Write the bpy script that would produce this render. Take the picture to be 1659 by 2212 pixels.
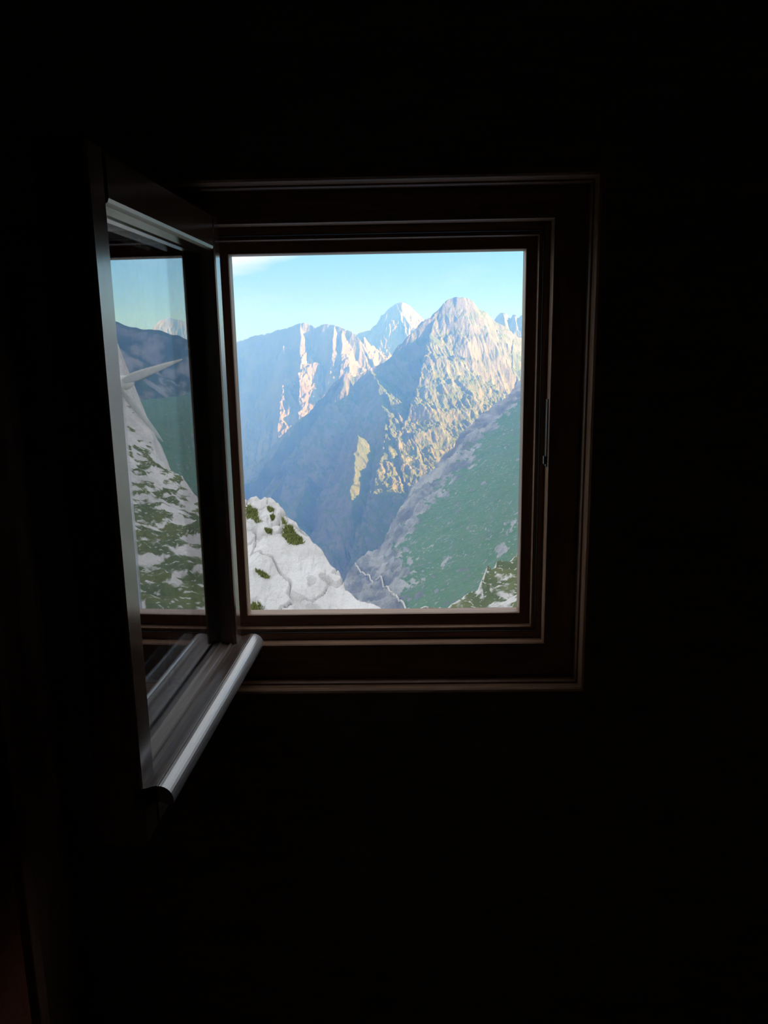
import bpy, bmesh, math, random
import numpy as np
from mathutils import Matrix, Vector

for o in list(bpy.data.objects):
    bpy.data.objects.remove(o, do_unlink=True)
scene = bpy.context.scene
COL = scene.collection

# ------------------------------------------------------------------ camera
FPX, CX, CY = 1700.0, 829.5, 1106.0
YAW, PITCH, ROLL = -0.0210, 0.2060, -0.0170
def _axes():
    cy, sy, cp, sp = math.cos(YAW), math.sin(YAW), math.cos(PITCH), math.sin(PITCH)
    fwd = np.array([sy*cp, cy*cp, -sp]); right = np.array([cy, -sy, 0.0]); up = np.cross(right, fwd)
    cr, sr = math.cos(ROLL), math.sin(ROLL)
    return cr*right + sr*up, -sr*right + cr*up, fwd
AR, AU, AF = _axes()
cam_data = bpy.data.cameras.new('camera')
cam_data.sensor_fit = 'HORIZONTAL'; cam_data.sensor_width = 36.0
cam_data.lens = FPX/1659.0*36.0
cam_data.clip_start = 0.02; cam_data.clip_end = 40000.0
cam = bpy.data.objects.new('camera', cam_data); COL.objects.link(cam)
cam.matrix_world = Matrix(((AR[0], AU[0], -AF[0], 0), (AR[1], AU[1], -AF[1], 0), (AR[2], AU[2], -AF[2], 0), (0, 0, 0, 1)))
scene.camera = cam

# ------------------------------------------------------------------ view, sky, sun
vs = scene.view_settings
vs.view_transform = 'Standard'; vs.look = 'None'; vs.exposure = 0.35; vs.gamma = 1.0
vs.use_curve_mapping = False
scene.cycles.volume_bounces = 4      # light scattered more than once in the haze

SKY = 1.0
world = bpy.data.worlds.new('sky'); scene.world = world; world.use_nodes = True
wt = world.node_tree; wt.nodes.clear()
def wn(kind, **kw):
    n = wt.nodes.new(kind)
    for k, v in kw.items(): setattr(n, k, v)
    return n
def wmath(op, a, b=None, c=None, clamp=False):
    n = wn('ShaderNodeMath', operation=op, use_clamp=clamp)
    for i, v in enumerate((a, b, c)):
        if v is None: continue
        if isinstance(v, (int, float)): n.inputs[i].default_value = v
        else: wt.links.new(v, n.inputs[i])
    return n.outputs[0]
tc = wn('ShaderNodeTexCoord')
sep = wn('ShaderNodeSeparateXYZ'); wt.links.new(tc.outputs['Generated'], sep.inputs[0])
ramp = wn('ShaderNodeValToRGB'); cr = ramp.color_ramp
stops = [(0.00, (0.46, 0.62, 0.92)), (0.04, (0.36, 0.57, 0.95)), (0.11, (0.23, 0.49, 0.98)), (0.30, (0.42, 0.66, 1.06)), (1.0, (0.46, 0.67, 1.08))]
while len(cr.elements) < len(stops): cr.elements.new(0.5)
for e, (p, c) in zip(cr.elements, stops):
    e.position = p; e.color = (*c, 1)
wt.links.new(sep.outputs['Z'], ramp.inputs[0])
# thin cloud sheet: a soft-edged veil high on the left plus faint streaks
nz = wn('ShaderNodeTexNoise'); nz.inputs['Scale'].default_value = 5.0; nz.inputs['Detail'].default_value = 5.0
mp = wn('ShaderNodeMapping'); mp.inputs['Scale'].default_value = (1.0, 1.0, 5.0)
wt.links.new(tc.outputs['Generated'], mp.inputs[0]); wt.links.new(mp.outputs[0], nz.inputs[0])
edge = wmath('SUBTRACT', sep.outputs['Z'], wmath('MULTIPLY_ADD', sep.outputs['X'], 0.30, 0.140))
edge = wmath('ADD', edge, wmath('MULTIPLY_ADD', nz.outputs['Fac'], 0.05, -0.025))
veil = wmath('MULTIPLY', edge, 45.0, clamp=True)
streak = wmath('MULTIPLY', wmath('SUBTRACT', nz.outputs['Fac'], 0.55, clamp=True), 2.2, clamp=True)
veil = wmath('MAXIMUM', wmath('MULTIPLY', veil, 0.85), wmath('MULTIPLY', streak, 0.45))
up_only = wmath('MULTIPLY', sep.outputs['Z'], 60.0, clamp=True)
veil = wmath('MULTIPLY', veil, up_only)
mixc = wn('ShaderNodeMix', data_type='RGBA')
wt.links.new(veil, mixc.inputs['Factor']); wt.links.new(ramp.outputs[0], mixc.inputs['A'])
mixc.inputs['B'].default_value = (1.0, 1.0, 1.0, 1)
bg = wn('ShaderNodeBackground'); bg.inputs['Strength'].default_value = SKY
wt.links.new(mixc.outputs['Result'], bg.inputs['Color'])
wo = wn('ShaderNodeOutputWorld'); wt.links.new(bg.outputs[0], wo.inputs['Surface'])

SUN_AZ, SUN_EL = math.radians(112.0), math.radians(20.0)
SDIR = Vector((math.sin(SUN_AZ)*math.cos(SUN_EL), math.cos(SUN_AZ)*math.cos(SUN_EL), math.sin(SUN_EL)))
sun_data = bpy.data.lights.new('sun', 'SUN'); sun_data.energy = 16.0; sun_data.color = (1.0, 0.87, 0.62); sun_data.angle = math.radians(0.5)
sun = bpy.data.objects.new('sun', sun_data); COL.objects.link(sun)
sun.rotation_euler = (-SDIR).to_track_quat('-Z', 'Y').to_euler()

# ------------------------------------------------------------------ helpers
def at(px, py, Y):
    d = AR*(px-CX)/FPX - AU*(py-CY)/FPX + AF
    return d*(Y/d[1])
def tag(o, label=None, cat=None, group=None, kind=None):
    if label: o['label'] = label
    if cat: o['category'] = cat
    if group: o['group'] = group
    if kind: o['kind'] = kind
    return o
def link(name, me, m=None, parent=None):
    o = bpy.data.objects.new(name, me); COL.objects.link(o)
    if m is not None and me is not None: me.materials.append(m)
    if parent is not None: o.parent = parent
    return o
def empty(name, loc=(0, 0, 0), rz=0.0):
    o = bpy.data.objects.new(name, None); COL.objects.link(o)
    o.location = loc; o.rotation_euler = (0, 0, rz); o.empty_display_size = 0.1
    return o
def mesh_obj(name, verts, faces, m, parent=None, smooth=False):
    me = bpy.data.meshes.new(name); me.from_pydata([tuple(map(float, v)) for v in verts], [], faces); me.update()
    bm = bmesh.new(); bm.from_mesh(me); bmesh.ops.recalc_face_normals(bm, faces=bm.faces); bm.to_mesh(me); bm.free()
    if smooth:
        for p in me.polygons: p.use_smooth = True
    return link(name, me, m, parent)
def box(name, lo, hi, m, parent=None, bevel=0.0):
    bm = bmesh.new()
    bmesh.ops.create_cube(bm, size=1.0)
    for v in bm.verts:
        v.co = Vector([lo[i] + (v.co[i]+0.5)*(hi[i]-lo[i]) for i in range(3)])
    if bevel > 0:
        bmesh.ops.bevel(bm, geom=list(bm.edges), offset=bevel, segments=2, affect='EDGES', profile=0.6)
    me = bpy.data.meshes.new(name); bm.to_mesh(me); bm.free()
    return link(name, me, m, parent)
def extrude_profile(name, prof, p0, p1, m, parent=None, axis='x', smooth=False):
    """closed profile [(a,b)] swept straight along one axis between p0 and p1"""
    n = len(prof); V = []
    for p in (p0, p1):
        for a, b in prof:
            V.append((p, a, b) if axis == 'x' else (a, b, p))
    F = [[i, (i+1) % n, n+(i+1) % n, n+i] for i in range(n)] + [list(range(n)), list(range(2*n-1, n-1, -1))]
    return mesh_obj(name, V, F, m, parent, smooth)

# ---- numpy gradient noise
_rng = np.random.RandomState(11)
_P = np.tile(_rng.permutation(512), 3)
_ang = _rng.rand(512)*2*np.pi
_GX, _GY = np.cos(_ang), np.sin(_ang)
def pn(x, y):
    xi = np.floor(x).astype(np.int64); yi = np.floor(y).astype(np.int64)
    xf = x-xi; yf = y-yi; xi &= 511; yi &= 511
    u = xf*xf*xf*(xf*(xf*6-15)+10); v = yf*yf*yf*(yf*(yf*6-15)+10)
    def g(ix, iy, fx, fy):
        h = _P[(_P[ix & 511] + iy) & 511]
        return _GX[h]*fx + _GY[h]*fy
    a = g(xi, yi, xf, yf); b = g(xi+1, yi, xf-1, yf); c = g(xi, yi+1, xf, yf-1); d = g(xi+1, yi+1, xf-1, yf-1)
    return 1.5*((a*(1-u)+b*u)*(1-v) + (c*(1-u)+d*u)*v)
def fbm(x, y, o=5, gain=0.5):
    s = 0; a = 1.0; n = 0
    for k in range(o):
        s = s + a*pn(x*2**k + 17.3*k, y*2**k + 5.1*k); n += a; a *= gain
    return s/n
def ridged(x, y, o=5, gain=0.5):
    s = 0; a = 1.0; n = 0; w = 1.0
    for k in range(o):
        r = 1-np.abs(pn(x*2**k + 31.7*k, y*2**k + 9.2*k)); r = r*r
        s = s + a*r*w; w = np.clip(r*1.6, 0, 1); n += a; a *= gain
    return s/n
def worley_edge(x, y):
    xi = np.floor(x).astype(np.int64); yi = np.floor(y).astype(np.int64)
    f1 = np.full(x.shape, 9.0); f2 = np.full(x.shape, 9.0)
    for i in (-1, 0, 1):
        for j in (-1, 0, 1):
            cx = xi+i; cy = yi+j
            h = _P[(_P[cx & 511] + cy) & 511]; h2 = _P[(h+77) & 511]
            d = np.hypot(cx + h/512.0 - x, cy + h2/512.0 - y)
            f2 = np.minimum(np.maximum(f1, d), f2); f1 = np.minimum(f1, d)
    return f2-f1
def sstep(a, b, x):
    t = np.clip((x-a)/(b-a), 0, 1); return t*t*(3-2*t)
def grid_obj(name, X, Y, Z, m, parent=None, smooth=True, cut=None, attr=None):
    r, c = X.shape
    me = bpy.data.meshes.new(name)
    co = np.stack([X, Y, Z], -1).reshape(-1, 3).astype(np.float32)
    idx = np.arange(r*c).reshape(r, c)
    q = np.stack([idx[:-1, :-1], idx[:-1, 1:], idx[1:, 1:], idx[1:, :-1]], -1).reshape(-1, 4)
    if cut is not None:
        k = cut[:-1, :-1] | cut[:-1, 1:] | cut[1:, 1:] | cut[1:, :-1]
        q = q[~k.reshape(-1)]
    me.vertices.add(len(co)); me.vertices.foreach_set('co', co.ravel())
    me.loops.add(q.size); me.loops.foreach_set('vertex_index', q.ravel().astype(np.int32))
    me.polygons.add(len(q)); me.polygons.foreach_set('loop_start', np.arange(0, q.size, 4, dtype=np.int32))
    me.polygons.foreach_set('use_smooth', np.full(len(q), smooth))
    me.update(calc_edges=True)
    if attr is not None:
        a = me.attributes.new('turf', 'FLOAT', 'POINT'); a.data.foreach_set('value', attr.astype(np.float32).ravel())
    return link(name, me, m, parent)
def wedge(X, Y, lines):
    """highest of the ridge wedges; each line: points (x,y,z), slope left, slope right of its direction.
    returns height, distance to the ridge that carries the point"""
    H = np.full(X.shape, -1e9); Dm = np.zeros(X.shape)
    for pts, sl, sr in lines:
        for a, b in zip(pts[:-1], pts[1:]):
            dx, dy = b[0]-a[0], b[1]-a[1]; L2 = dx*dx+dy*dy+1e-9
            t = np.clip(((X-a[0])*dx + (Y-a[1])*dy)/L2, 0, 1)
            ex, ey = X-(a[0]+t*dx), Y-(a[1]+t*dy)
            d = np.hypot(ex, ey)
            left = (dx*ey-dy*ex) > 0
            h = a[2] + t*(b[2]-a[2]) - d*np.where(left, sl, sr)
            k = h > H
            H = np.where(k, h, H); Dm = np.where(k, d, Dm)
    return H, Dm
def P3(*pp): return [at(*p) for p in pp]

# ------------------------------------------------------------------ materials
def mat(name):
    m = bpy.data.materials.new(name); m.use_nodes = True
    nt = m.node_tree; nt.nodes.clear()
    out = nt.nodes.new('ShaderNodeOutputMaterial'); b = nt.nodes.new('ShaderNodeBsdfPrincipled')
    nt.links.new(b.outputs[0], out.inputs['Surface'])
    return m, nt, b
class NB:
    def __init__(s, nt): s.nt = nt
    def n(s, kind, **kw):
        x = s.nt.nodes.new(kind)
        for k, v in kw.items(): setattr(x, k, v)
        return x
    def put(s, v, sock):
        if isinstance(v, bpy.types.NodeSocket): s.nt.links.new(v, sock)
        elif isinstance(v, (tuple, list)) and len(v) == 3 and sock.type == 'RGBA': sock.default_value = (*v, 1)
        else: sock.default_value = v
    def math(s, op, a, b=None, clamp=False):
        x = s.n('ShaderNodeMath', operation=op, use_clamp=clamp); s.put(a, x.inputs[0])
        if b is not None: s.put(b, x.inputs[1])
        return x.outputs[0]
    def coord(s, scale=(1, 1, 1), rot=(0, 0, 0)):
        t = s.n('ShaderNodeTexCoord'); mpn = s.n('ShaderNodeMapping'); mpn.inputs['Scale'].default_value = scale; mpn.inputs['Rotation'].default_value = rot
        s.nt.links.new(t.outputs['Object'], mpn.inputs[0]); return mpn.outputs[0]
    def noise(s, vec, scale, detail=5.0, rough=0.55, dist=0.0):
        x = s.n('ShaderNodeTexNoise'); s.put(vec, x.inputs['Vector']); x.inputs['Scale'].default_value = scale
        x.inputs['Detail'].default_value = detail; x.inputs['Roughness'].default_value = rough; x.inputs['Distortion'].default_value = dist
        return x.outputs['Fac']
    def step(s, v, a, b):
        x = s.n('ShaderNodeMapRange', interpolation_type='SMOOTHSTEP'); s.put(v, x.inputs['Value'])
        x.inputs['From Min'].default_value = a; x.inputs['From Max'].default_value = b
        return x.outputs['Result']
    def mix(s, f, a, b):
        x = s.n('ShaderNodeMix', data_type='RGBA'); s.put(f, x.inputs['Factor']); s.put(a, x.inputs['A']); s.put(b, x.inputs['B'])
        return x.outputs['Result']
    def bump(s, h, dist, strength=1.0):
        x = s.n('ShaderNodeBump'); x.inputs['Distance'].default_value = dist; x.inputs['Strength'].default_value = strength
        s.put(h, x.inputs['Height']); return x.outputs['Normal']
    def nz(s):
        g = s.n('ShaderNodeNewGeometry'); q = s.n('ShaderNodeSeparateXYZ'); s.nt.links.new(g.outputs['Normal'], q.inputs[0]); return q.outputs['Z']

def terrain_mat(name, rock_a, rock_b, green, unit, lo=0.60, hi=0.75, noise_w=0.5, aniso=(1, 1, 1), rot=0.0, spots=0.0, bump=0.6, green_b=None, attr=None, spot_k=22.0):
    """limestone and turf; unit = size in metres of the largest mottling; turf where the ground is flat enough"""
    m, nt, b = mat(name); k = NB(nt)
    v = k.coord(aniso, (0, 0, rot)); v1 = k.coord()
    big = k.noise(v, 1.0/unit, 6.0, 0.62); fine = k.noise(v1, 9.0/unit, 5.0, 0.6)
    rock = k.mix(k.step(big, 0.35, 0.68), rock_a, rock_b)
    rock = k.mix(k.math('MULTIPLY', k.step(fine, 0.52, 0.70), 0.5), rock, tuple(min(1, c*1.45) for c in rock_a))
    g = green if green_b is None else k.mix(k.step(k.noise(v1, 2.3/unit, 3.0), 0.4, 0.62), green, green_b)
    mask = k.math('ADD', k.nz(), k.math('MULTIPLY', k.math('SUBTRACT', k.noise(v, 2.1/unit, 7.0, 0.65), 0.5), noise_w*2))
    if attr:
        at_ = k.n('ShaderNodeAttribute', attribute_name=attr)
        mask = k.math('ADD', mask, k.math('MULTIPLY', k.math('SUBTRACT', at_.outputs['Fac'], 0.55), 0.55))
    mask = k.step(mask, lo, hi)
    if spots > 0:
        sp = k.step(k.noise(v1, spot_k/unit, 3.0, 0.5), 0.60, 0.66)
        mask = k.math('MULTIPLY', mask, k.math('SUBTRACT', 1.0, k.math('MULTIPLY', sp, spots)))
    k.put(k.mix(mask, rock, g), b.inputs['Base Color'])
    b.inputs['Roughness'].default_value = 0.95; b.inputs['Specular IOR Level'].default_value = 0.1
    hgt = k.math('ADD', k.noise(v, 5.0/unit, 8.0, 0.68), k.math('MULTIPLY', fine, 0.4))
    k.put(k.bump(hgt, unit*0.12*bump), b.inputs['Normal'])
    return m

def wood_mat(name, dark, light, rough=0.4, scale=(1, 1, 1), coat=0.0, bump=0.0006, coat_ior=1.5):
    m, nt, b = mat(name); k = NB(nt)
    v = k.coord(scale)
    grain = k.noise(v, 18.0, 6.0, 0.6, 0.4); broad = k.noise(v, 3.0, 2.0)
    k.put(k.mix(k.step(k.math('ADD', k.math('MULTIPLY', grain, 0.7), k.math('MULTIPLY', broad, 0.3)), 0.35, 0.65), dark, light), b.inputs['Base Color'])
    b.inputs['Roughness'].default_value = rough
    b.inputs['Coat Weight'].default_value = coat; b.inputs['Coat Roughness'].default_value = 0.18; b.inputs['Coat IOR'].default_value = coat_ior
    k.put(k.bump(grain, bump), b.inputs['Normal'])
    return m
def plain_mat(name, col, rough=0.5, metal=0.0, var=0.15, scale=20.0):
    m, nt, b = mat(name); k = NB(nt)
    f = k.noise(k.coord(), scale, 4.0)
    k.put(k.mix(f, tuple(c*(1-var) for c in col), tuple(min(1, c*(1+var)) for c in col)), b.inputs['Base Color'])
    b.inputs['Roughness'].default_value = rough; b.inputs['Metallic'].default_value = metal
    return m

M = {}
M['room_wood'] = wood_mat('room_wood', (0.22, 0.19, 0.18), (0.32, 0.28, 0.26), 0.7, (1, 1, 6))
M['pine'] = wood_mat('room_pine', (0.30, 0.22, 0.15), (0.46, 0.34, 0.23), 0.7, (1, 1, 6))
M['frame_wood_v'] = wood_mat('frame_wood_upright', (0.24, 0.13, 0.08), (0.40, 0.23, 0.14), 0.45, (6, 6, 0.6), 0.1)
M['frame_wood_h'] = wood_mat('frame_wood_level', (0.24, 0.13, 0.08), (0.40, 0.23, 0.14), 0.45, (0.6, 6, 6), 0.1)
M['sash_wood_v'] = wood_mat('sash_wood_upright', (0.085, 0.048, 0.036), (0.14, 0.08, 0.06), 0.24, (6, 6, 0.6), 1.0, 0.0004, 2.0)
M['sash_wood_h'] = wood_mat('sash_wood_level', (0.085, 0.048, 0.036), (0.14, 0.08, 0.06), 0.24, (0.6, 6, 6), 1.0, 0.0004, 2.0)
M['bar_wood'] = wood_mat('drip_bar_wood', (0.085, 0.055, 0.043), (0.14, 0.092, 0.072), 0.5, (0.6, 6, 6), 0.2, 0.0005, 1.5)
M['bar_nose'] = wood_mat('pale_bar_nose', (0.30, 0.30, 0.31), (0.46, 0.46, 0.47), 0.30, (0.8, 9, 9), 1.0, 0.0008, 2.2)  # nose is paler, greyer and glossier than the brown bar
M['metal'] = plain_mat('steel', (0.45, 0.45, 0.44), 0.35, 1.0)
M['rubber'] = plain_mat('seal_rubber', (0.03, 0.03, 0.03), 0.6)
M['turbine'] = plain_mat('turbine_plastic', (0.74, 0.72, 0.66), 0.4, 0.0, 0.04, 6.0)
M['mast'] = plain_mat('mast_steel', (0.5, 0.5, 0.5), 0.45, 0.6)
def glass_mat():
    m = bpy.data.materials.new('window_glass'); m.use_nodes = True; nt = m.node_tree; nt.nodes.clear()
    out = nt.nodes.new('ShaderNodeOutputMaterial'); g = nt.nodes.new('ShaderNodeBsdfGlass')
    g.inputs['IOR'].default_value = 2.2; g.inputs['Roughness'].default_value = 0.0; g.inputs['Color'].default_value = (0.985, 0.99, 1.0, 1)
    nt.links.new(g.outputs[0], out.inputs['Surface']); return m
M['glass'] = glass_mat()

# ------------------------------------------------------------------ the room
D = 1.3873                       # distance of the clear opening's front arris
WY = D-0.085                     # room face of the window wall
OUT = dict(l=-0.430, r=0.3134, b=-0.5939, t=0.2543)
MID = dict(l=-0.370, r=0.2536, b=-0.5238, t=0.1986)
INN = dict(l=-0.3045, r=0.2347, b=-0.5020, t=0.1770)
OPN = dict(l=-0.2841, r=0.2159, b=-0.4806, t=0.1571)
XL, XR, YB, ZF, ZC = -1.55, 1.75, -2.6, -1.50, 1.00
def wall_with_hole(name, y0, y1, hole, m):
    x0, x1, z0, z1 = XL-0.12, XR+0.12, ZF-0.12, ZC+0.12
    o = [(x0, z0), (x1, z0), (x1, z1), (x0, z1)]; h = [(hole['l'], hole['b']), (hole['r'], hole['b']), (hole['r'], hole['t']), (hole['l'], hole['t'])]
    V = [(a, y, b) for y in (y0, y1) for a, b in o+h]
    F = []
    for i in range(4):
        j = (i+1) % 4
        F += [[i, j, 4+j, 4+i], [8+i, 12+i, 12+j, 8+j], [4+i, 4+j, 12+j, 12+i], [i, 8+i, 8+j, j]]
    return mesh_obj(name, V, F, m)
tag(wall_with_hole('wall_front', WY, D+0.024, dict(l=OUT['l']-0.0135, r=OUT['r']+0.0135, b=OUT['b']-0.0135, t=OUT['t']+0.0135), M['room_wood']), 'dark timber wall around the window, lost in shadow', kind='structure')
def slab(name, lo, hi, label): return tag(box(name, lo, hi, M['pine']), label, kind='structure')
slab('wall_left', (XL-0.12, YB, ZF), (XL, WY, ZC), 'timber wall in the dark on the left')
slab('wall_right', (XR, YB, ZF), (XR+0.12, WY, ZC), 'timber wall in the dark on the right')
slab('wall_back', (XL-0.12, YB-0.12, ZF), (XR+0.12, YB, ZC), 'timber wall in the dark behind the viewer')
slab('floor', (XL-0.12, YB-0.12, ZF-0.12), (XR+0.12, WY, ZF), 'dark timber floor')
slab('ceiling', (XL-0.12, YB-0.12, ZC), (XR+0.12, WY, ZC+0.12), 'dark timber ceiling')

# fixed window frame: stepped rings, each of four mitred members
win = empty('window_1', (0, 0, 0)); tag(win, 'stepped dark brown wooden window frame in the black wall', kind='structure')
def ring(name, inner, outer, prof, label=None):
    """prof: closed [(o, y)] with o = 0 at the inner rectangle, 1 at the outer"""
    def corner(k, o):
        sx, sz = (('l', 'b'), ('r', 'b'), ('r', 't'), ('l', 't'))[k]
        return inner[sx]*(1-o)+outer[sx]*o, inner[sz]*(1-o)+outer[sz]*o
    n = len(prof)
    for k in range(4):
        V = []
        for c in (k, (k+1) % 4):
            for o, y in prof:
                x, z = corner(c, o); V.append((x, y, z))
        F = [[i, (i+1) % n, n+(i+1) % n, n+i] for i in range(n)] + [list(range(n)), list(range(2*n-1, n-1, -1))]
        mesh_obj(name, V, F, M['frame_wood_h'] if k % 2 == 0 else M['frame_wood_v'], win)
def grow(rect, d): return dict(l=rect['l']-d, r=rect['r']+d, b=rect['b']-d, t=rect['t']+d)
ring('trim_board', OUT, grow(OUT, 0.014), [(0, WY+0.003), (0.15, WY+0.0003), (0.4, WY-0.0015), (1, WY-0.0015), (1, D-0.02), (0, D-0.02)])
ring('trim_bead', grow(OUT, -0.005), OUT, [(0, D-0.060), (0.4, D-0.0635), (1, D-0.064), (1, D-0.02), (0, D-0.02)])
ring('casing_board', MID, grow(OUT, 0.001), [(0, D-0.042), (0.03, D-0.0445), (0.08, D-0.045), (1, D-0.045), (1, D+0.0), (0, D+0.0)])
ring('frame_rebate', INN, MID, [(0, D-0.017), (0.06, D-0.0188), (1, D-0.019), (1, D+0.012), (0, D+0.012)])
ring('frame_jamb', OPN, INN, [(0, D-0.001), (0.06, D-0.004), (1, D-0.005), (1, D+0.024), (0, D+0.024)])
ring('seal', {k: INN[k]+{'l': -0.006, 'r': 0.006, 'b': -0.006, 't': 0.006}[k] for k in INN}, {k: INN[k]+{'l': -0.010, 'r': 0.010, 'b': -0.010, 't': 0.010}[k] for k in INN},
     [(0, D-0.0185), (0.5, D-0.0215), (1, D-0.0185), (1, D-0.015), (0, D-0.015)])
for o in win.children:
    if o.name.startswith('seal'): o.data.materials.clear(); o.data.materials.append(M['rubber'])
zp0, zp1 = at(1180, 1008, D-0.04)[2], at(1187, 862, D-0.04)[2]
sp = box('strike_plate', (MID['r']-0.0025, D-0.041, zp0), (MID['r']+0.001, D-0.027, zp1), M['metal'], win, 0.0006)
sp['label'] = 'narrow steel strike plate on the right rebate'
box('strike_tab', (MID['r']-0.006, D-0.040, zp0+0.004), (MID['r']-0.0026, D-0.030, zp0+0.018), M['metal'], sp, 0.0008)

# open sash, hinged on the left, swung into the room a little past square
AL, LS = -0.0430, 0.500
HX, HY = -0.2892, D-0.047
ZS, ZT = -0.5066, 0.210
sash = empty('window_sash', (HX, HY, 0.0), -(math.pi/2) + AL)
tag(sash, 'glossy dark brown casement sash swung open into the room, glass mirroring the slope', 'window')
G0 = -0.0275                     # outer face of the outer pane
TH = -0.056
def sash_upright(u0, u1, inner_hi):
    # cross section in (u, y); bead toward the glass
    if inner_hi: prof = [(u0, TH), (u1-0.004, TH), (u1-0.004, G0-0.022), (u1+0.001, G0-0.022), (u1+0.001, G0+0.0005), (u1-0.001, G0+0.004), (u1-0.002, -0.006), (u1-0.006, -0.0015), (u1-0.010, 0), (u0+0.003, 0), (u0, -0.003)]
    else: prof = [(u1, TH), (u1, -0.004), (u1-0.0012, -0.0012), (u1-0.004, 0), (u0+0.010, 0), (u0+0.006, -0.0015), (u0+0.002, -0.006), (u0+0.001, G0+0.004), (u0-0.001, G0+0.0005), (u0-0.001, G0-0.022), (u0+0.004, G0-0.022), (u0+0.004, TH)]
    V = [(u, y, z) for z in (ZS-0.075, ZT) for u, y in prof]; n = len(prof)
    F = [[i, (i+1) % n, n+(i+1) % n, n+i] for i in range(n)] + [list(range(n)), list(range(2*n-1, n-1, -1))]
    return mesh_obj('stile', V, F, M['sash_wood_v'], sash)
U0, U1 = 0.037, LS-0.050
sash_upright(0.0, U0, True); sash_upright(U1, LS, False)
ZR = 0.152                       # lower arris of the top rail
extrude_profile('top_rail', [(TH, ZT), (TH, ZR+0.004), (G0-0.022, ZR+0.004), (G0-0.022, ZR-0.001), (G0+0.0005, ZR-0.001), (G0+0.004, ZR+0.001), (-0.006, ZR+0.003), (-0.0015, ZR+0.006), (0, ZR+0.010), (0, ZT-0.003), (-0.003, ZT)],
                U0, U1, M['sash_wood_h'], sash)
ZB = ZS+0.004
extrude_profile('bottom_rail', [(TH, ZS-0.075), (TH, ZB-0.006), (G0-0.022, ZB-0.006), (G0-0.022, ZB+0.002), (G0+0.0005, ZB+0.002), (G0+0.004, ZB-0.0005), (-0.016, ZB-0.004), (-0.013, ZB-0.006), (-0.013, ZS-0.022), (-0.001, ZS-0.024), (-0.001, ZS-0.075)],
                U0, U1, M['bar_wood'], sash)
bar = [(-0.0125, ZS-0.020), (-0.0125, ZS+0.0005), (-0.0112, ZS+0.0022), (-0.0095, ZS+0.0016), (-0.0080, ZS-0.0012), (-0.002, ZS-0.0016), (0.006, ZS+0.0002), (0.014, ZS+0.0030), (0.018, ZS+0.0036)]
nose = []
for k in range(0, 10):
    a = math.radians(86-k*11); nose.append((0.0200+0.0180*math.cos(a), ZS-0.0145+0.0180*math.sin(a)))
bar += [(0.020, ZS+0.0030), (0.020, ZS-0.0170), (0.014, ZS-0.0190), (0.008, ZS-0.0220), (0.0, ZS-0.029)]
wb = extrude_profile('weather_bar', bar, -0.006, LS, M['bar_wood'], sash)
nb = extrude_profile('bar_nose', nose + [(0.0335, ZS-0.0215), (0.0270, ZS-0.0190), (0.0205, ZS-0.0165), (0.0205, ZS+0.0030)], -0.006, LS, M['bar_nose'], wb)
nb['label'] = 'pale rounded nose of the drip bar'
wb['label'] = 'rounded drip bar along the foot of the sash'
for k, y0 in ((0, G0-0.004), (1, G0-0.020)):
    box('glass_pane', (U0-0.006, y0, ZB-0.004), (U1+0.006, y0+0.004, ZR+0.006), M['glass'], sash)
for z in (0.08, -0.40):
    bm = bmesh.new(); bmesh.ops.create_cone(bm, cap_ends=True, segments=16, radius1=0.006, radius2=0.006, depth=0.07, matrix=Matrix.Translation((-0.001, TH-0.008, z)))
    me = bpy.data.meshes.new('hinge'); bm.to_mesh(me); bm.free(); h = link('hinge', me, M['metal'], sash)
    box('hinge_leaf', (-0.0005, TH-0.003, z-0.03), (0.022, TH+0.0, z+0.03), M['metal'], h)

N2 = np.array([math.cos(AL), math.sin(AL), 0.0]); HP = np.array([HX, HY, 0.0]) + N2*(G0)
def mir(p): return p - 2*((p-HP) @ N2)*N2
def mirv(v): return v - 2*(v @ N2)*N2
def atm(px, py, Y): return mir(at(px, py, Y))     # what the pane shows at a pixel stands here

# furniture just caught by the window light at the left
cab = empty('wooden_cabinet', (-1.2, 0.72, ZF)); tag(cab, 'dark wooden cabinet barely visible at the left edge', 'cabinet')
M['furn'] = wood_mat('furniture_wood', (0.22, 0.12, 0.09), (0.34, 0.20, 0.15), 0.5, (4, 4, 0.6))
pA = at(88, 1300, 1.24); pB = at(32, 1300, 1.02)
box('side_panel', (pA[0]-0.03-cab.location.x, 0.98-0.72, 0.0), (pA[0]-cab.location.x, 1.24-0.72, 1.62), M['furn'], cab, 0.002)
box('door', (pB[0]-0.30-cab.location.x, 0.955-0.72, 0.06), (pB[0]-cab.location.x, 0.98-0.72, 1.60), M['furn'], cab, 0.002)
box('back_panel', (pA[0]-0.33-cab.location.x, 1.22-0.72, 0.0), (pA[0]-0.03-cab.location.x, 1.24-0.72, 1.62), M['furn'], cab)
ben = empty('wooden_bench', (-0.75, 0.60, ZF)); tag(ben, 'reddish wooden bench in the dark at the lower left corner', 'bench')
M['bench'] = wood_mat('bench_wood', (0.30, 0.09, 0.05), (0.42, 0.15, 0.08), 0.6, (0.6, 4, 4))
q = at(72, 1750, 0.86)
box('seat', (-0.35, -0.22, q[2]-ZF-0.035), (q[0]+0.75, 0.24, q[2]-ZF), M['bench'], ben, 0.003)
box('apron', (-0.33, -0.20, 0.22), (q[0]+0.735, 0.225, q[2]-ZF-0.035), M['bench'], ben, 0.002)
for sx in (-0.32, q[0]+0.75-0.07):
    for sy in (-0.19, 0.17): box('leg', (sx, sy, 0.0), (sx+0.05, sy+0.05, 0.22), M['bench'], ben)

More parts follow.
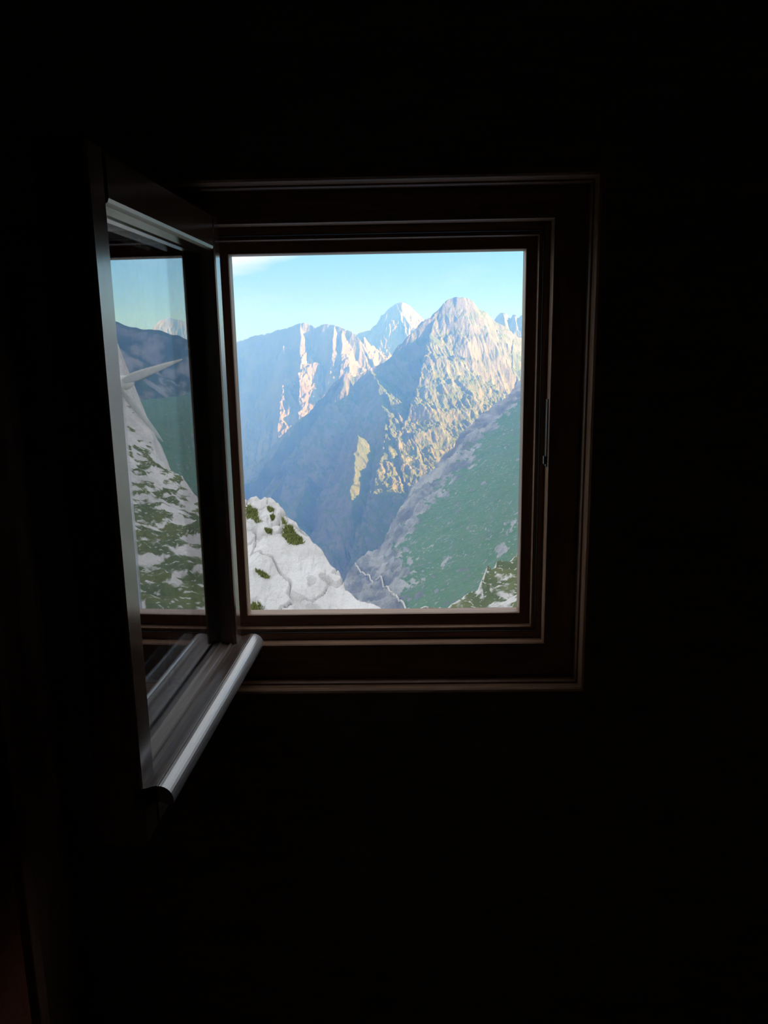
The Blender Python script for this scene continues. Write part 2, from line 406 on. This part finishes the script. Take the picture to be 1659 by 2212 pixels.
# ------------------------------------------------------------------ terrain
def axis_grid(x0, x1, nx, y0, y1, ny):
    return np.meshgrid(np.linspace(x0, x1, nx), np.linspace(y0, y1, ny))

# --- near ground under and in front of the hut, climbing steeply to the right
def near_height(X, Y):
    xs = np.clip(X, 0, 62)
    z = -4.6 - 0.205*np.clip(Y, -60, 400) + 0.0085*xs*xs + np.clip(X-62, 0, 1e9)*0.85
    z = z - np.clip(-X, 0, 60)*0.05
    E = [(-200, 24), (-30, 30), (0, 33), (3.5, 40), (6, 48), (8.7, 57), (26.9, 75), (35.4, 88), (43, 106), (52, 120), (64, 143), (80, 175), (130, 260), (240, 420), (400, 560)]
    ye = np.interp(X, [e[0] for e in E], [e[1] for e in E])
    over = np.clip(Y-ye, 0, 1e9)
    return z - over*0.9 - np.clip(over-3, 0, 1e9)*0.25
gx = np.concatenate([np.linspace(-60, -4, 40), np.linspace(-3.6, 74, 330), np.linspace(75, 560, 60)])
gy = np.concatenate([np.linspace(-350, 8, 50), np.linspace(8.6, 150, 420), np.linspace(152, 640, 60)])
X, Y = np.meshgrid(gx, gy)
Z = near_height(X, Y)
w = sstep(2, 14, Y)*sstep(-8, 2, X) + 0.0
n1 = fbm(X/14, Y/14, 4); n2 = ridged(X/5+3, Y/5, 4, 0.55); n3 = fbm(X/1.2, Y/1.2, 3)
Z = Z + w*(1.6*n1 + 1.3*(n2-0.45) + 0.18*n3) + 6*fbm(X/90+7, Y/90, 3)*sstep(90, 260, X)
near_cut = (Y < 2.2) & (Y > -6) & (np.abs(X) < 3.5)
M['karst'] = terrain_mat('karst_turf', (0.58, 0.565, 0.55), (0.74, 0.72, 0.70), (0.125, 0.17, 0.105), 6.0, 0.84, 0.92, 0.45, (1, 1, 1), 0.4, 0.8, 0.6, (0.165, 0.20, 0.105))
near = grid_obj('karst_slope', X, Y, Z, M['karst'], cut=near_cut)
tag(near, 'near karst slope of pale rock and dark turf, mirrored in the open pane', 'slope')

# --- pale limestone outcrop, lower left of the view
oc = P3((380, 1010, 31), (460, 1040, 30), (525, 1072, 28.6), (560, 1080, 28.2), (580, 1077, 28), (600, 1094, 27.6), (640, 1128, 27), (672, 1163, 26.2), (700, 1188, 25.6), (720, 1222, 25), (735, 1243, 24.6), (745, 1268, 24.2), (770, 1290, 23.6), (800, 1304, 23.0), (830, 1316, 22.4), (870, 1326, 22), (930, 1345, 21.4), (1000, 1375, 21))
X, Y = axis_grid(-10.5, 3.6, 420, 14.5, 32, 460)
cx_ = np.array([p[0] for p in oc]); cy_ = np.array([p[1] for p in oc]); cz_ = np.array([p[2] for p in oc])
wx = X + 0.25*fbm(X/1.5, Y/1.5, 3)
ye = np.interp(wx, cx_, cy_); ze = np.interp(wx, cx_, cz_)
front = np.clip(ye-Y, 0, 99); back = np.clip(Y-ye, 0, 99)
bulge = 1.0 + 0.25*fbm(X/3+2, Y/3, 2)
Z = ze - bulge*(0.42*front + 0.020*front*front) - 1.3*back - 0.25*back*back
e1 = worley_edge(X/1.9 + 0.5*fbm(X/1.3, Y/1.3, 3), Y/2.6 + 0.5*fbm(X/1.3+9, Y/1.3, 3))
e2 = worley_edge(X/0.6 + 0.4*fbm(X/0.5, Y/0.5, 2)+4, Y/0.9)
upper = sstep(-6.3, -5.4, Z)
Z = Z + 0.22*fbm(X/1.8, Y/1.8, 4) - 0.26*(1-sstep(0, 0.07, e1)) - 0.09*(1-sstep(0, 0.10, e2))*(0.3+upper) + 0.30*upper*(ridged(X/0.9, Y/0.9, 3)-0.5) + 0.03*fbm(X/0.25, Y/0.7, 2)
def limestone_mat():
    m, nt, b = mat('pale_limestone'); k = NB(nt)
    v = k.coord(); va = k.coord((3.0, 0.5, 0.5), (0, 0, 0.2))
    big = k.noise(v, 0.7, 5.0); wash = k.noise(va, 1.6, 5.0, 0.6); fine = k.noise(v, 9.0, 6.0, 0.65)
    c = k.mix(k.step(big, 0.38, 0.62), (0.74, 0.725, 0.71), (0.86, 0.845, 0.83))
    c = k.mix(k.math('MULTIPLY', k.step(wash, 0.55, 0.72), 0.45), c, (0.42, 0.42, 0.44))
    c = k.mix(k.math('MULTIPLY', k.step(fine, 0.60, 0.72), 0.35), c, (0.33, 0.32, 0.31))
    k.put(c, b.inputs['Base Color']); b.inputs['Roughness'].default_value = 0.95; b.inputs['Specular IOR Level'].default_value = 0.1
    k.put(k.bump(k.math('ADD', k.noise(v, 4.0, 8.0, 0.7), k.math('MULTIPLY', wash, 0.5)), 0.12), b.inputs['Normal'])
    return m
M['limestone'] = limestone_mat()
outc = empty('rock_outcrop', (0, 0, 0)); tag(outc, 'smooth pale limestone outcrop with small turf ledges, lower left of the view', 'rock')
OX, OY, OZ = X, Y, Z
grid_obj('rock_face', X, Y, Z, M['limestone'], outc)
def grass_mat():
    m, nt, b = mat('turf'); k = NB(nt); f = k.noise(k.coord(), 5.0, 4.0)
    k.put(k.mix(f, (0.16, 0.19, 0.05), (0.28, 0.31, 0.10)), b.inputs['Base Color']); b.inputs['Roughness'].default_value = 0.8
    return m
M['turf'] = grass_mat()
def surf_hit(px, py):
    d = AR*(px-CX)/FPX - AU*(py-CY)/FPX + AF
    for Yq in np.arange(15.0, 31.0, 0.03):
        p = d*(Yq/d[1])
        i = int(round((p[1]-14.5)/(32-14.5)*459)); j = int(round((p[0]+10.5)/(14.1)*419))
        if 0 <= i < 460 and 0 <= j < 420 and OZ[i, j] > p[2]: return p
    return None
def oz(x, y):
    i = min(459, max(0, int(round((y-14.5)/17.5*459)))); j = min(419, max(0, int(round((x+10.5)/14.1*419)))); return OZ[i, j]
rnd = random.Random(4)
def turf_patch(poly):
    """tussocks of short blades over the ledge outlined by the polygon of surface points"""
    pts = [surf_hit(*q) for q in poly]; pts = [p for p in pts if p is not None]
    if len(pts) < 3: return
    xs = [p[0] for p in pts]; ys = [p[1] for p in pts]; V = []; F = []
    def inside(x, y):
        c = False; n = len(pts)
        for i in range(n):
            a, b_ = pts[i], pts[(i+1) % n]
            if (a[1] > y) != (b_[1] > y) and x < (b_[0]-a[0])*(y-a[1])/(b_[1]-a[1])+a[0]: c = not c
        return c
    area = 0.5*abs(sum(pts[i][0]*pts[(i+1) % len(pts)][1]-pts[(i+1) % len(pts)][0]*pts[i][1] for i in range(len(pts))))
    want = int(min(2600, 300 + area*1500)); tries = 0
    while want > 0 and tries < 60000:
        tries += 1
        x = rnd.uniform(min(xs), max(xs)); y = rnd.uniform(min(ys), max(ys))
        if not inside(x, y): continue
        want -= 1; z = oz(x, y)-0.02; a = rnd.uniform(0, 6.283); h = rnd.uniform(0.05, 0.16); wv = rnd.uniform(0.02, 0.05); l = rnd.uniform(0.02, 0.09); b_ = rnd.uniform(0, 6.283)
        k = len(V); V += [(x-wv*math.cos(a), y-wv*math.sin(a), z), (x+wv*math.cos(a), y+wv*math.sin(a), z), (x+l*math.cos(b_), y+l*math.sin(b_), z+h)]; F.append((k, k+1, k+2))
    me = bpy.data.meshes.new('turf_ledge'); me.from_pydata(V, [], F); me.update()
    o = link('turf_ledge', me, M['turf'], outc); o['kind'] = 'stuff'; o['label'] = 'green turf on a rock ledge'
for poly in ([(532, 1098), (545, 1102), (556, 1106), (556, 1118), (566, 1128), (548, 1124), (533, 1118)],
             [(611, 1120), (618, 1130), (632, 1142), (640, 1155), (658, 1172), (640, 1178), (622, 1174), (612, 1160), (610, 1140)],
             [(572, 1144), (584, 1148), (588, 1154), (576, 1152)], [(578, 1096), (590, 1104), (584, 1107)], [(586, 1117), (592, 1120), (588, 1126)],
             [(542, 1312), (556, 1308), (570, 1316), (560, 1322), (543, 1322)], [(552, 1236), (566, 1240), (582, 1250), (570, 1249)],
             [(528, 1072), (540, 1074), (536, 1082), (528, 1082)]):
    turf_patch(poly)

# --- grassy hillside on the right side of the valley (mid distance)
def hill_height(X, Y):
    z = -150 + 0.65*X + 0.0*Y
    z = np.where(X > 140, -59 + (X-140)*np.interp(X, [140, 200, 320], [0.45, 0.22, 0.05]), z)
    ed = P3((1300, 775, 1080), (1200, 795, 1000), (1127, 824, 950), (1070, 879, 900), (1010, 924, 850), (960, 984, 800), (930, 1019, 770), (880, 1074, 730), (860, 1109, 700), (840, 1149, 670), (820, 1179, 650), (770, 1214, 620), (745, 1249, 600), (725, 1310, 560), (700, 1380, 500))
    ex = np.array([p[0] for p in ed])[::-1]; ey = np.array([p[1] for p in ed])[::-1]; ez = np.array([p[2] for p in ed])[::-1]
    ye = np.interp(X, ex, ey); zc = np.interp(X, ex, ez)
    t = np.clip((ye-Y)/260, 0, 1)
    z = zc*(1-t) + z*t
    over = np.clip(Y-ye, 0, 1e9)
    return z - 0.85*over, ye-Y, X-np.interp(Y, ey, ex)
X, Y = axis_grid(-60, 420, 470, 230, 1120, 560)
wxx = X + 7*fbm(X/60, Y/60, 3)
Z, dd, ee = hill_height(wxx, Y)
turf = sstep(22, 75, ee + 45*fbm(X/50+8, Y/90, 4))
cliff = 1-turf
rel = 5.0*fbm(X/70, Y/70, 4) + (5.0+13.0*cliff)*(ridged((X+0.5*Y)/34, (Y-0.5*X)/70, 6, 0.62)-0.45) + (0.8+2.0*cliff)*fbm(X/7, Y/7, 3)
Z = Z + rel*sstep(-20, 60, dd+20)
HK = 1.35
X, Y, Z = X*HK, Y*HK, Z*HK
M['hillside'] = terrain_mat('hillside_turf', (0.20, 0.21, 0.23), (0.52, 0.535, 0.56), (0.14, 0.26, 0.11), 30.0, 0.80, 0.90, 0.75, (1, 1, 1), 0.6, 0.95, 1.0, (0.16, 0.26, 0.13), 'turf', 9.0)
tag(grid_obj('hillside', X, Y, Z, M['hillside'], attr=turf), 'green hillside with grey cliffs falling to the valley, right side of the view', 'hillside')

HXg, HYg, HZg = X, Y, Z
def hill_hit(px, py):
    d = AR*(px-CX)/FPX - AU*(py-CY)/FPX + AF
    for Yq in np.arange(340.0, 1480.0, 1.0):
        p = d*(Yq/d[1]); i = int(round((p[1]/HK-230)/890*559)); j = int(round((p[0]/HK+60)/480*469))
        if 0 <= i < 560 and 0 <= j < 470 and HZg[i, j] > p[2]: return np.array([p[0], p[1], HZg[i, j]])
    return None
path = [hill_hit(*q) for q in ((768, 1226), (776, 1234), (786, 1240), (798, 1248), (812, 1255), (824, 1260), (834, 1268), (842, 1278), (850, 1288), (860, 1298), (872, 1308), (884, 1320), (892, 1332))]
path = [p for p in path if p is not None]
if len(path) > 3:
    fine = []
    for a, b in zip(path[:-1], path[1:]):
        for t in np.linspace(0, 1, 6)[:-1]:
            p = a*(1-t)+b*t; i = int(round((p[1]/HK-230)/890*559)); j = int(round((p[0]/HK+60)/480*469))
            z = HZg[max(0, i-1):i+2, max(0, j-1):j+2].max() if 0 <= i < 560 and 0 <= j < 470 else p[2]
            fine.append((p[0], p[1], z+0.35))
    V = []; F = []
    for i, p in enumerate(fine):
        V += [(p[0]-0.6, p[1], p[2]-0.35), (p[0]+0.6, p[1], p[2]), (p[0]+0.6, p[1], p[2]-1.2), (p[0]-0.6, p[1], p[2]-1.7)]
        if i: F += [[4*i-4+k, 4*i-4+(k+1) % 4, 4*i+(k+1) % 4, 4*i+k] for k in range(4)]
    M['path'] = plain_mat('trodden_gravel', (0.50, 0.49, 0.47), 0.95, 0.0, 0.2, 0.8)
    tag(mesh_obj('footpath', V, F, M['path']), 'pale footpath winding down the foot of the grey cliffs', 'path')

# --- main summit: crest and spurs given as 3D lines
crest = P3((1400, 860, 2250), (1250, 800, 2330), (1180, 755, 2380), (1130, 735, 2370), (1105, 720, 2360), (1065, 690, 2340), (1040, 667, 2320), (1020, 650, 2305), (1000, 644, 2300), (972, 645, 2300), (955, 655, 2295), (935, 682, 2285), (918, 697, 2280), (895, 717, 2275), (872, 745, 2265), (850, 770, 2255), (815, 790, 2240), (795, 797, 2235), (768, 813, 2235), (745, 804, 2235), (720, 832, 2270), (690, 868, 2320), (650, 905, 2390), (600, 950, 2480), (560, 1000, 2550), (530, 1055, 2600), (470, 1120, 2700), (380, 1200, 2850))
L = [(crest, 1.6, 1.1)]
def spur(sl, sr, *pp): L.append((P3(*pp), sl, sr))
spur(0.75, 2.5, (938, 681, 2286), (930, 720, 2238), (940, 765, 2188), (950, 800, 2150), (955, 850, 2098), (962, 900, 2048), (958, 950, 1998), (948, 1010, 1935))
spur(0.8, 1.3, (1105, 722, 2360), (1108, 790, 2260), (1115, 850, 2170), (1125, 920, 2070))
spur(0.42, 1.5, (797, 798, 2235), (818, 835, 2150), (830, 880, 2050), (832, 930, 1950), (824, 970, 1870), (808, 1030, 1770), (797, 1085, 1690), (790, 1160, 1590), (770, 1240, 1480))
spur(0.8, 1.5, (836, 935, 1945), (848, 980, 1860), (860, 1040, 1760), (868, 1085, 1690), (880, 1150, 1600))
spur(0.8, 1.5, (880, 925, 1930), (895, 970, 1850), (912, 1030, 1750), (925, 1085, 1660))
spur(0.8, 1.5, (775, 940, 1930), (768, 1000, 1820), (762, 1050, 1740), (758, 1100, 1670))
spur(1.0, 1.6, (665, 1030, 1990), (655, 1065, 1915), (640, 1095, 1855), (632, 1130, 1790))
X, Y = axis_grid(-560, 560, 560, 1380, 2700, 700)
wx = X + 14*fbm(X/90, Y/90, 3) + 5*fbm(X/22, Y/22, 3); wy = Y + 14*fbm(X/90+40, Y/90, 3) + 5*fbm(X/22+9, Y/22, 3)
far_w = sstep(0, 1, np.abs(0*X)+1)
H0, d0 = wedge(wx, wy, L)
ca, sa = math.cos(0.5), math.sin(0.5)
A_, B_ = X*ca+Y*sa, -X*sa+Y*ca
amp = 0.25 + 0.75*sstep(0, 70, d0)
rel = 26*(ridged(A_/110, B_/230, 5, 0.58)-0.5) + 17*(ridged(A_/36+5, B_/110, 4, 0.6)-0.5) + 5*fbm(X/12, Y/12, 3)
terr = 6*np.sin(H0/9.0 + 2*fbm(X/60, Y/60, 2))*0.4
Z = H0 + amp*(rel+terr)
floor_z = -620 + 0.02*(Y-1300) + 14*fbm(X/80, Y/80, 3)
Z = np.maximum(Z, floor_z)
M['summit'] = terrain_mat('summit_rock', (0.15, 0.137, 0.125), (0.215, 0.197, 0.178), (0.105, 0.132, 0.036), 45.0, 0.46, 0.62, 0.38, (1, 1, 1), 0.5, 0.5, 0.45, (0.12, 0.135, 0.05))
tag(grid_obj('mountain', X, Y, Z, M['summit'], smooth=False), 'highest rocky summit with sunlit right flank and green ribs, centre right', 'mountain')

M['far_rock'] = terrain_mat('far_rock', (0.19, 0.168, 0.15), (0.27, 0.24, 0.215), (0.12, 0.12, 0.08), 110.0, 0.80, 0.95, 0.2, (1, 1, 1), 0.2, 0.0, 0.45)
def far_mountain(name, label, lines, ext, n, warp, relief, steep=1.0, base=-520, aniso=2.2):
    X, Y = axis_grid(ext[0], ext[1], n[0], ext[2], ext[3], n[1])
    wx = X + warp*fbm(X/(8*warp), Y/(8*warp), 4); wy = Y + warp*fbm(X/(8*warp)+30, Y/(8*warp), 4)
    H0, d0 = wedge(wx, wy, lines)
    amp = 0.22 + 0.78*sstep(0, relief*2.0, d0)
    Z = H0 + amp*(relief*(ridged(X/(relief*2.6), Y/(relief*2.6*aniso), 5, 0.55)-0.5) + relief*0.5*(ridged(X/(relief*0.8)+3, Y/(relief*1.6), 3)-0.5))
    Z = np.maximum(Z, base + 20*fbm(X/150, Y/150, 3))
    return tag(grid_obj(name, X, Y, Z, M['far_rock'], smooth=False), label, 'mountain')
# --- left massif with rock pillars
def spur_down(sl, sr, Y0, slope, *pp):
    """spur running toward the viewer that loses height at the given slope"""
    q = [(pp[0][0], pp[0][1], Y0)]
    for a, b in zip(pp[:-1], pp[1:]):
        Yp = q[-1][2]; q.append((b[0], b[1], Yp - (b[1]-a[1])/FPX*Yp/slope))
    L.append((P3(*q), sl, sr))
L = []
L.append((P3((380, 800, 3900), (480, 752, 3760), (515, 738, 3700), (545, 726, 3640), (575, 720, 3580), (600, 713, 3540), (625, 706, 3490), (645, 700, 3450), (655, 697, 3430), (670, 700, 3420), (681, 709, 3400), (700, 698, 3360), (715, 700, 3340), (735, 707, 3310), (760, 716, 3270), (775, 732, 3240), (783, 762, 3210), (788, 800, 3170), (810, 870, 3100)), 1.3, 1.7))
spur_down(0.6, 2.2, 3440, 0.85, (648, 699), (648, 740), (650, 790), (658, 850), (665, 920))
spur_down(0.5, 2.2, 3400, 0.8, (614, 745), (612, 800), (618, 850), (618, 900), (612, 950), (600, 1010))
spur_down(0.7, 2.2, 3330, 0.85, (722, 702), (718, 750), (715, 800), (700, 850), (695, 900))
spur_down(0.6, 2.2, 3300, 0.85, (742, 710), (738, 760), (733, 810), (730, 870))
spur_down(0.7, 2.2, 3330, 0.85, (594, 835), (582, 890), (572, 940))
spur_down(0.7, 2.2, 3400, 0.85, (535, 848), (532, 900), (538, 960), (530, 1030))
spur_down(0.7, 2.2, 3350, 0.85, (560, 870), (556, 920), (552, 970))
spur_down(1.3, 2.0, 3650, 1.0, (520, 755), (516, 790), (508, 840))
far_mountain('mountain', 'long pillared massif half in blue shade, left side of the view', L, (-1250, 180, 2760, 3840), (480, 420), 12.0, 40.0, base=-560)
# --- dome peak behind the saddle
L = [(P3((600, 800, 4900), (720, 745, 4640), (775, 720, 4500), (800, 712, 4430), (825, 690, 4350), (838, 668, 4300), (852, 656, 4260), (868, 652, 4230), (885, 660, 4230), (900, 674, 4240), (918, 692, 4250), (945, 722, 4270), (990, 790, 4300)), 1.5, 1.2)]
spur(0.8, 2.2, (856, 655, 4240), (860, 668, 4200), (874, 682, 4150), (884, 700, 4090), (882, 740, 3980), (872, 800, 3830))
far_mountain('mountain', 'pale domed peak rising behind the saddle, centre of the skyline', L, (-620, 520, 3750, 4900), (300, 300), 8.0, 26.0, base=-300)
# --- jagged towers at the right end of the skyline
L = [(P3((1010, 735, 3480), (1062, 700, 3400), (1074, 682, 3375), (1082, 675, 3355), (1092, 675, 3330), (1099, 683, 3345), (1104, 688, 3350), (1108, 679, 3325), (1115, 680, 3310), (1119, 688, 3325), (1125, 681, 3300), (1132, 680, 3290), (1140, 695, 3300), (1175, 690, 3260), (1260, 720, 3200)), 2.0, 1.6)]
spur(2.0, 1.6, (1088, 676, 3300), (1092, 700, 3270), (1104, 725, 3230), (1115, 750, 3190))
spur(2.0, 1.6, (1112, 681, 3300), (1116, 705, 3270), (1124, 735, 3230))
far_mountain('mountain', 'row of jagged rock towers at the right end of the skyline', L, (250, 900, 3050, 3500), (300, 200), 4.0, 12.0, base=-200)

# --- ridge to the right of the valley: mirrored in the pane, and its mass keeps the valley in shade
hillcrest = [atm(140, 640, 1250), atm(210, 676, 1250), atm(262, 694, 1250), atm(300, 706, 1240), atm(330, 715, 1230), atm(345, 715, 1225), atm(380, 723, 1215), atm(400, 734, 1205), atm(418, 748, 1190), atm(440, 775, 1170), atm(500, 860, 1120)]
L = [([tuple(p) for p in hillcrest], 0.75, 0.75)]
L.append(([tuple(hillcrest[0]), (760, 1150, 130), (900, 1000, 250), (860, 760, 260), (760, 520, 220), (700, 250, 240), (720, -100, 260), (760, -600, 280)], 0.7, 0.7))
L.append(([(900, 1000, 250), (1150, 1200, 130), (1450, 1500, 80), (1750, 1750, 60), (2100, 2000, 20)], 0.6, 0.6))
X, Y = axis_grid(200, 2200, 380, -700, 2100, 420)
wx = X + 14*fbm(X/120, Y/120, 4); wy = Y + 14*fbm(X/120+30, Y/120, 4)
H0, d0 = wedge(wx, wy, L)
Z = H0 + (0.15+0.85*sstep(0, 80, d0))*(30*(ridged(X/120, Y/120, 5)-0.5) + 5*fbm(X/20, Y/20, 3))
Z = np.maximum(Z, -420+10*fbm(X/100, Y/100, 2))
M['ridge'] = terrain_mat('ridge_rock', (0.20, 0.21, 0.22), (0.30, 0.31, 0.32), (0.08, 0.12, 0.06), 60.0, 0.72, 0.86, 0.3, (1, 1, 1), 0.3, 0.3, 0.3)
tag(grid_obj('ridge', X, Y, Z, M['ridge'], cut=(X < 420) & (Y < 700)), 'long shaded ridge, mirrored blue in the open pane', 'ridge')
# far peak seen only in the pane
L = [([tuple(atm(*p)) for p in ((250, 760, 4600), (320, 722, 4600), (338, 700, 4600), (350, 690, 4600), (366, 686, 4600), (385, 690, 4600), (405, 694, 4600), (440, 715, 4600), (520, 780, 4600))], 1.1, 0.9)]
c0 = atm(366, 700, 4600)
far_mountain('mountain', 'pale distant peak in the haze, mirrored at the top of the open pane', L, (c0[0]-600, c0[0]+600, c0[1]-450, c0[1]+260), (200, 150), 10.0, 40.0, base=-300)

# --- valley floor closing the ground beneath the mountains
X, Y = axis_grid(-2600, 2600, 140, 60, 4600, 140)
Z = -660 + 25*fbm(X/300, Y/300, 4)
Z = np.where(Y < 300, -70-2.4*np.clip(Y-60, 0, 240)+0*X, Z)
tag(grid_obj('valley_floor', X, Y, Z, M['ridge']), 'wooded valley floor between the mountains', kind='structure')

# ------------------------------------------------------------------ small wind turbine, seen in the pane
TB = 9.0
hub = atm(261, 828, TB)
toC = mir(np.zeros(3)) - hub; toC[2] = 0; toC = toC/np.linalg.norm(toC)
rgt = mirv(AR); rgt = rgt - (rgt @ toC)*toC; rgt[2] = 0; rgt /= np.linalg.norm(rgt)   # image-right as the pane shows it
upv = np.array([0, 0, 1.0])
th = math.radians(24)
e1 = rgt*math.cos(th) + toC*math.sin(th); axv = toC*math.cos(th) - rgt*math.sin(th)
tur = empty('wind_turbine', (hub[0], hub[1], hub[2]-3.9)); tag(tur, 'small cream five-bladed wind turbine mirrored in the open pane', 'wind turbine')
HB = np.array([0, 0, 3.9])
BL = 154/FPX*TB
def blade(a):
    r = e1*math.cos(a) + upv*math.sin(a); t = -e1*math.sin(a) + upv*math.cos(a)
    V = []; F = []; NS = 12; NP = 10
    for i in range(NS):
        s = i/(NS-1); rad = 0.05 + (BL-0.05)*s
        ch = 0.045 + 0.060*math.sin(min(1, s/0.22)*math.pi/2) if s < 0.22 else 0.105*(1-(s-0.22)/0.78)**0.85 + 0.012
        tw = math.radians(28*(1-s)**1.5+4); thk = ch*0.14+0.004
        sw = -0.03*s
        for k in range(NP):
            q = 2*math.pi*k/NP; c_ = ch*0.5*math.cos(q); h_ = thk*0.5*math.sin(q)*(1+0.5*math.cos(q))
            V.append(HB + axv*0.10 + r*rad + t*(c_*math.cos(tw)+sw) + axv*(h_*math.cos(tw)+c_*math.sin(tw)))
    for i in range(NS-1):
        for k in range(NP):
            F.append([i*NP+k, i*NP+(k+1) % NP, (i+1)*NP+(k+1) % NP, (i+1)*NP+k])
    F += [list(range(NP)), list(range((NS-1)*NP, NS*NP))[::-1]]
    return mesh_obj('blade', V, F, M['turbine'], tur, True)
for k in range(5): blade(math.radians(20.5-72*k))
def lathe(name, prof, origin, axis, m, parent, n=20):
    axis = Vector(axis).normalized(); u = axis.orthogonal().normalized(); v = axis.cross(u); V = []; F = []
    for s, r in prof:
        for k in range(n):
            a = 2*math.pi*k/n; V.append(tuple(Vector(origin)+axis*s+(u*math.cos(a)+v*math.sin(a))*r))
    for i in range(len(prof)-1):
        for k in range(n): F.append([i*n+k, i*n+(k+1) % n, (i+1)*n+(k+1) % n, (i+1)*n+k])
    F += [list(range(n)), list(range((len(prof)-1)*n, len(prof)*n))]
    return mesh_obj(name, V, F, m, parent, True)
lathe('hub', [(0.04, 0.075), (0.10, 0.078), (0.15, 0.065), (0.19, 0.035), (0.20, 0.004)], HB, axv, M['turbine'], tur)
lathe('nacelle', [(0.035, 0.07), (0.0, 0.085), (-0.12, 0.085), (-0.24, 0.06), (-0.30, 0.03)], HB, axv, M['turbine'], tur)
lathe('mast', [(-0.1, 0.03), (3.83, 0.03)], (0, 0, 0), (0, 0, 1), M['mast'], tur)

# ------------------------------------------------------------------ haze in the valley air
hz = bpy.data.materials.new('valley_haze'); hz.use_nodes = True; nt = hz.node_tree; nt.nodes.clear()
ho = nt.nodes.new('ShaderNodeOutputMaterial'); hs = nt.nodes.new('ShaderNodeVolumeScatter')
hs.inputs['Color'].default_value = (0.11, 0.345, 1.0, 1); hs.inputs['Density'].default_value = 0.00062; hs.inputs['Anisotropy'].default_value = 0.65
nt.links.new(hs.outputs[0], ho.inputs['Volume'])
hb = box('haze', (-3500, 75, -700), (4200, 7000, 300), hz)
tag(hb, 'blue haze filling the valley air', 'haze', kind='stuff')
